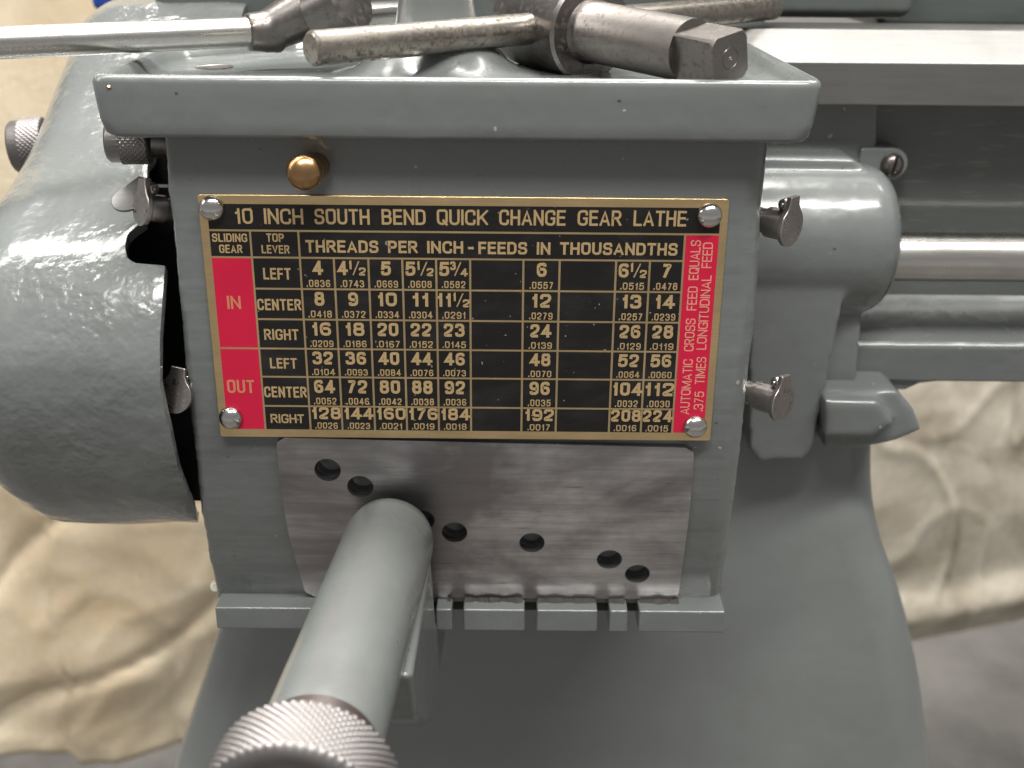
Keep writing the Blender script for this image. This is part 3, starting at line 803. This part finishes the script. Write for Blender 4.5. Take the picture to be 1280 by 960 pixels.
b = guard.modifiers.new('b', 'BEVEL'); b.width = .09*S; b.segments = 3; b.limit_method = 'ANGLE'; b.angle_limit = rad(60)
# added black panels that paint the shade of the hollow behind the gap
mesh_obj('gap_shade_panel', *boxv(-16.6, -9.6, 5.2, 5.7, -7.0, 5.0), DARK, lathe, smooth=False)
mesh_obj('gap_shade_panel', *boxv(-13.5, -9.6, 8.2, 8.7, 2, 6.6), DARK, lathe, smooth=False)
# knurled thumb screws
def thumb(c, axis, R, L, n=36, hh=.03, body=None):
    st = 18; prf = [(.01, 0), (R-.1, 0), (R-.02, .06)]; j0 = len(prf)
    prf += [(R, .1+(L*.6)*k/st) for k in range(st+1)]; j1 = len(prf)-1
    prf += [(R-.05, .14+L*.6), (R-.05, L-.1), (R-.14, L), (.01, L)]
    return mesh_obj('thumb_screw', *xf(frame(c, axis), revolve(prf, n*6, (j0, j1, n, hh))), STEEL_KNURL, lathe, sharp=60)
thumb(P(60, 180, 11), (-1, -.12, -.08), 1.05, 1.3)
thumb(P(190, 177, 2.4), (-1, -.1, 0), .68, 1.35, 26)
mesh_obj('thumb_screw_shank', *cyl(P(186, 176, 2.4), P(215, 178, 2.6), .5), STEEL_SHAFT, lathe)

# ---------------------------------------------------------- right-hand bracket casting
def poly(pts, Y): return [(P(a, b_, Y).x, P(a, b_, Y).z) for a, b_ in pts]
Yb = 8.25
apron = prism(poly([(930, 302), (1062, 302), (1062, 330), (1046, 420), (1016, 560), (1004, 576), (948, 577), (936, 560), (936, 340)], Yb), Yb, Yb+4)
bc_ = P(1040, 302, 10.6); Rb = 3.0
boss = xf(frame((bc_.x-4.5, 11.0, bc_.z), (1, 0, 0)), revolve([(.01, 0), (Rb, 0), (Rb, 5.2), (Rb*.985, 5.7), (Rb*.93, 6.15), (Rb*.82, 6.5), (Rb*.66, 6.72), (Rb*.5, 6.8), (.01, 6.82)], 48))
shoulder = prism(poly([(930, 196), (1066, 198), (1098, 222), (1112, 260), (1100, 330), (930, 330)], 10.2), 10.2, 13.8)
strip = prism(poly([(1000, 380), (1078, 395), (1072, 470), (1050, 548), (1000, 548)], 9.3), 9.3, 13)
upper = prism(poly([(900, 120), (1099, 120), (1095, 215), (900, 215)], 12.5), 12.5, 14)
bracket = cast('end_bracket', join(apron, boss, shoulder, strip, upper), PAINT, lathe, .11, 12)
ec = P(1115, 206, 12.2)
ear = prism([(ec.x-1.3, ec.z+.66), (ec.x, ec.z+.66)]+[(ec.x+.66*math.cos(rad(a)), ec.z+.66*math.sin(rad(a))) for a in range(75, -91, -15)]+[(ec.x-1.3, ec.z-.66)], 12.2, 13.7)
mesh_obj('ear_lug', *ear, PAINT, lathe, bevel=.12)
so = mesh_obj('slotted_screw', *xf(frame((ec.x, 12.22, ec.z), (0, -1, 0)), revolve([(.01, 0), (.47, 0), (.45, .12), (.36, .26), (.22, .34), (.01, .36)], 32)), STEEL_HUB, lathe, sharp=60)
c_ = mesh_obj('cutter', *xf(Matrix.Translation((ec.x, 11.85, ec.z)) @ Matrix.Rotation(rad(-78), 4, 'Y'), boxv(-.6, .6, -.2, .24, -.07, .07)), DARK, None)
cut(so, [c_]); kill([c_]); so.data.set_sharp_from_angle(angle=rad(40))
# snout below the bed
s0, s1 = P(1050, 520, 8.6), P(1120, 528, 7.6)
snout = cast('foot_lug', join(prism(poly([(1030, 488), (1122, 489), (1143, 512), (1153, 538), (1118, 553), (1080, 560), (1030, 562)], 8.2), 8.2, 11), prism(poly([(1030, 500), (1100, 502), (1120, 530), (1090, 548), (1030, 548)], 7.6), 7.6, 11)), PAINT, lathe, .11, 14)

# ---------------------------------------------------------- bed
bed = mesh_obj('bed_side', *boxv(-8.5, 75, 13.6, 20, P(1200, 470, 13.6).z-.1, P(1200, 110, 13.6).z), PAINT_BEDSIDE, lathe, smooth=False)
def rail(name, pts, mt, x0, x1, bv=.05):
    n = len(pts); V = [(x0, y, z) for y, z in pts]+[(x1, y, z) for y, z in pts]
    return mesh_obj(name, V, [tuple(range(n)), tuple(range(2*n-1, n-1, -1))]+[(j, (j+1) % n, n+(j+1) % n, n+j) for j in range(n)], mt, lathe, bevel=bv)
ya = 11.2
za, zb_ = P(1150, 79, ya).z, P(1150, 132, ya).z
zc = P(1150, 37, 12.40).z
rail('bed_way', [(ya, zb_), (ya, za), (12.40, zc), (15.4, zc), (15.4, zb_)], STEEL_WAY, 7.5, 75)
yf = 10.2
z1 = P(1200, 431, yf).z; z2 = P(1200, 477, yf+.2).z; z0 = P(1200, 372, 13.4).z
rail('bed_flange', [(13.7, z0+.1), (13.2, z0-.15), (12.4, P(1200, 398, 12.4).z), (yf+.25, z1+.12), (yf, z1-.1), (yf+.15, z2), (13.7, z2)], PAINT, 8.5, 75, .12)
mesh_obj('flange_foot', *prism(poly([(1030, 440), (1160, 444), (1180, 477), (1150, 480), (1132, 488), (1030, 488)], yf+.35), yf+.35, 13), PAINT, lathe, bevel=.15)
rc = P(1200, 321, 10.6)
mesh_obj('feed_rod', *cyl((bc_.x+1.0, 10.6, rc.z+.0), (75, 10.6, rc.z), .975, n=64), STEEL_BAR, lathe)
# pedestal
PL = [(330, 470), (300, 600), (286, 700), (272, 775), (255, 830), (235, 895), (213, 960), (185, 1060), (160, 1180)]
PR = [(1118, 478), (1105, 560), (1105, 640), (1117, 700), (1141, 762), (1158, 830), (1170, 900), (1177, 960), (1186, 1060), (1192, 1180)]
def yp(t): return 10.2 - 2.2*t
def tabp(L):
    out = []
    for a, b_ in L:
        Y = yp((b_-470)/700); q = P(a, b_, Y); out.append((q.z, q.x))
    return out
TL, TR = tabp(PL), tabp(PR)
zt_, zb2 = TR[0][0], TR[-1][0]
def smooth_tab(T, z):
    return sum(interp(T, z+d)*w_ for d, w_ in ((-1.2, .15), (-.6, .2), (0, .3), (.6, .2), (1.2, .15)))
rings = []
for k in range(50):
    t = k/49; z = zt_+(zb2-zt_)*t
    y = yp(t)
    rings.append(rrect(smooth_tab(TL, z), smooth_tab(TR, z), y, y+28, z, (2.2, 2.2, 2, 2), 10))
last = rings[-1]
for k in range(1, 12):
    s = 1+.02*k; z = zb2+(FLOOR_Z-zb2)*k/11
    rings.append([Vector((p.x*s, 22+(p.y-22)*s, z)) for p in last])
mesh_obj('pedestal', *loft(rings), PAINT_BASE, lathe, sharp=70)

# headstock and carriage, seen only along the top edge
hx0, hx1 = P(189, 0, 14.5).x, P(962, 0, 14.5).x
hz = P(600, 30, 14.5).z
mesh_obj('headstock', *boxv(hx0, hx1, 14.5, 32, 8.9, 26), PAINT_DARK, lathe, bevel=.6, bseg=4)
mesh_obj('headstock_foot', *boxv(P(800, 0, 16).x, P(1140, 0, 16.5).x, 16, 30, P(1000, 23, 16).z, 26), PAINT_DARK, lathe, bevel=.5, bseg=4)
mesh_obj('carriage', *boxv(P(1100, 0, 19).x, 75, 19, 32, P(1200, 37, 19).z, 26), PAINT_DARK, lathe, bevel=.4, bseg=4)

# ------------------------------------------------------------ chuck keys on the tray
k1 = root('chuck_key', P(700, 60, 3), 'rust spotted tee handled chuck key with square end pointing right', 'chuck key')
kb0, kb1 = P(388, 61, -.4), P(968, 8, 13.5)
ZBAR = ZF+.62
ztip = kb0.z
v, f = cyl(kb0, kb1, .495, ch=.09, n=40)
mesh_obj('tee_bar', v, f, STEEL_RUSTY, k1, sharp=30)
d = (kb1-kb0).normalized()
t = None
for i in range(1000):                      # bar point seen at x = 705
    q = kb0+(kb1-kb0)*i/1000; e_ = q-CAM
    if e_.dot(camR)/e_.dot(_F)*F_PX+640 >= 703: t = i/1000; break
hub = kb0+(kb1-kb0)*t
end = P(913, 73, -.35)
kax = (end-hub).normalized()
print('key angle', math.degrees(kax.angle(d)), 'len', (end-hub).length, 'hub', hub, 'bar len', (kb1-kb0).length)
Kf = frame(hub, kax, (0, 0, 1)); Lk = (end-hub).length
mesh_obj('hub', *xf(Kf, revolve([(.01, -2.1), (1.2, -2.1), (1.50, -1.95), (1.58, .9), (1.60, 1.42), (1.50, 1.52), (1.0, 1.54), (.01, 1.55)], 48)), STEEL_HUB, k1, sharp=30)
sh = mesh_obj('shank', *xf(Kf, revolve([(.01, 1.3), (1.04, 1.5), (1.0, 1.60), (.94, 1.74), (.91, Lk-1.6), (.88, Lk-.08), (.80, Lk), (.01, Lk)], 48)), STEEL_SHAFT, k1, sharp=40)
cs = []
for s_, ax_ in ((1, 0), (-1, 0), (1, 1), (-1, 1)):
    lo, hi = (.66, 2) if s_ > 0 else (-2, -.66)
    bxv = boxv(lo, hi, -2, 2, Lk-1.55, Lk+1) if ax_ == 0 else boxv(-2, 2, lo, hi, Lk-1.55, Lk+1)
    cs.append(mesh_obj('cutter', *xf(Kf @ Matrix.Rotation(rad(12), 4, 'Z'), bxv), DARK, None))
cut(sh, cs); kill(cs); sh.data.shade_smooth(); sh.data.set_sharp_from_angle(angle=rad(30))
b = sh.modifiers.new('b', 'BEVEL'); b.width = .10*S; b.segments = 3; b.limit_method = 'ANGLE'; b.angle_limit = rad(35)
mesh_obj('centre_ring', *xf(Kf, revolve([(.26, Lk-.02), (.28, Lk+.01), (.30, Lk+.01), (.32, Lk-.02)], 32)), STEEL_HUB, sh)
mesh_obj('centre_dot', *xf(Kf, revolve([(.01, Lk+.03), (.05, Lk+.02), (.07, Lk-.02)], 12)), STEEL_RIVET, sh)

k2 = root('chuck_key', P(380, 40, 4), 'long bright steel rod handled wrench with dark head reaching in from the left', 'wrench')
r0, r1 = P(-90, 57.5, -.2), P(312, 40, 4.6)
mesh_obj('rod', *cyl(r0, r1+(r1-r0)*.02, .455, .47, n=40), STEEL_BAR, k2, sharp=30)
dd = (r1-r0).normalized()
h0, h1 = P(327, 43, 4.9), P(430, -8, 5.6)
cast_h = cast('head', join(capsule(h0, h1, .62, 1.0, 32), cyl(r1-dd*.1, r1+dd*1.0, .58, .7, ch=.04, n=32)), STEEL_HUB, k2, .07, 4)
mesh_obj('collar', *cyl(P(398, 20, 4.4), P(442, -2, 3.8), .95, 1.0, ch=.12), STEEL_HUB, k2, sharp=40)
mesh_obj('rod', *cyl(P(415, 22, 6.5), P(505, 15, 9), .42, n=32), STEEL_BAR, k2)

# a scrap of blue behind the guard
bb = root('plastic_crate', P(150, 0, 34), 'blue plastic crate edge showing behind the top of the gear guard', 'crate')
mesh_obj('crate_wall', *prism(poly([(109, -30), (115, 12), (230, 16), (230, -120), (98, -120)], 32), 32, 50), BLUE, bb, bevel=.3)
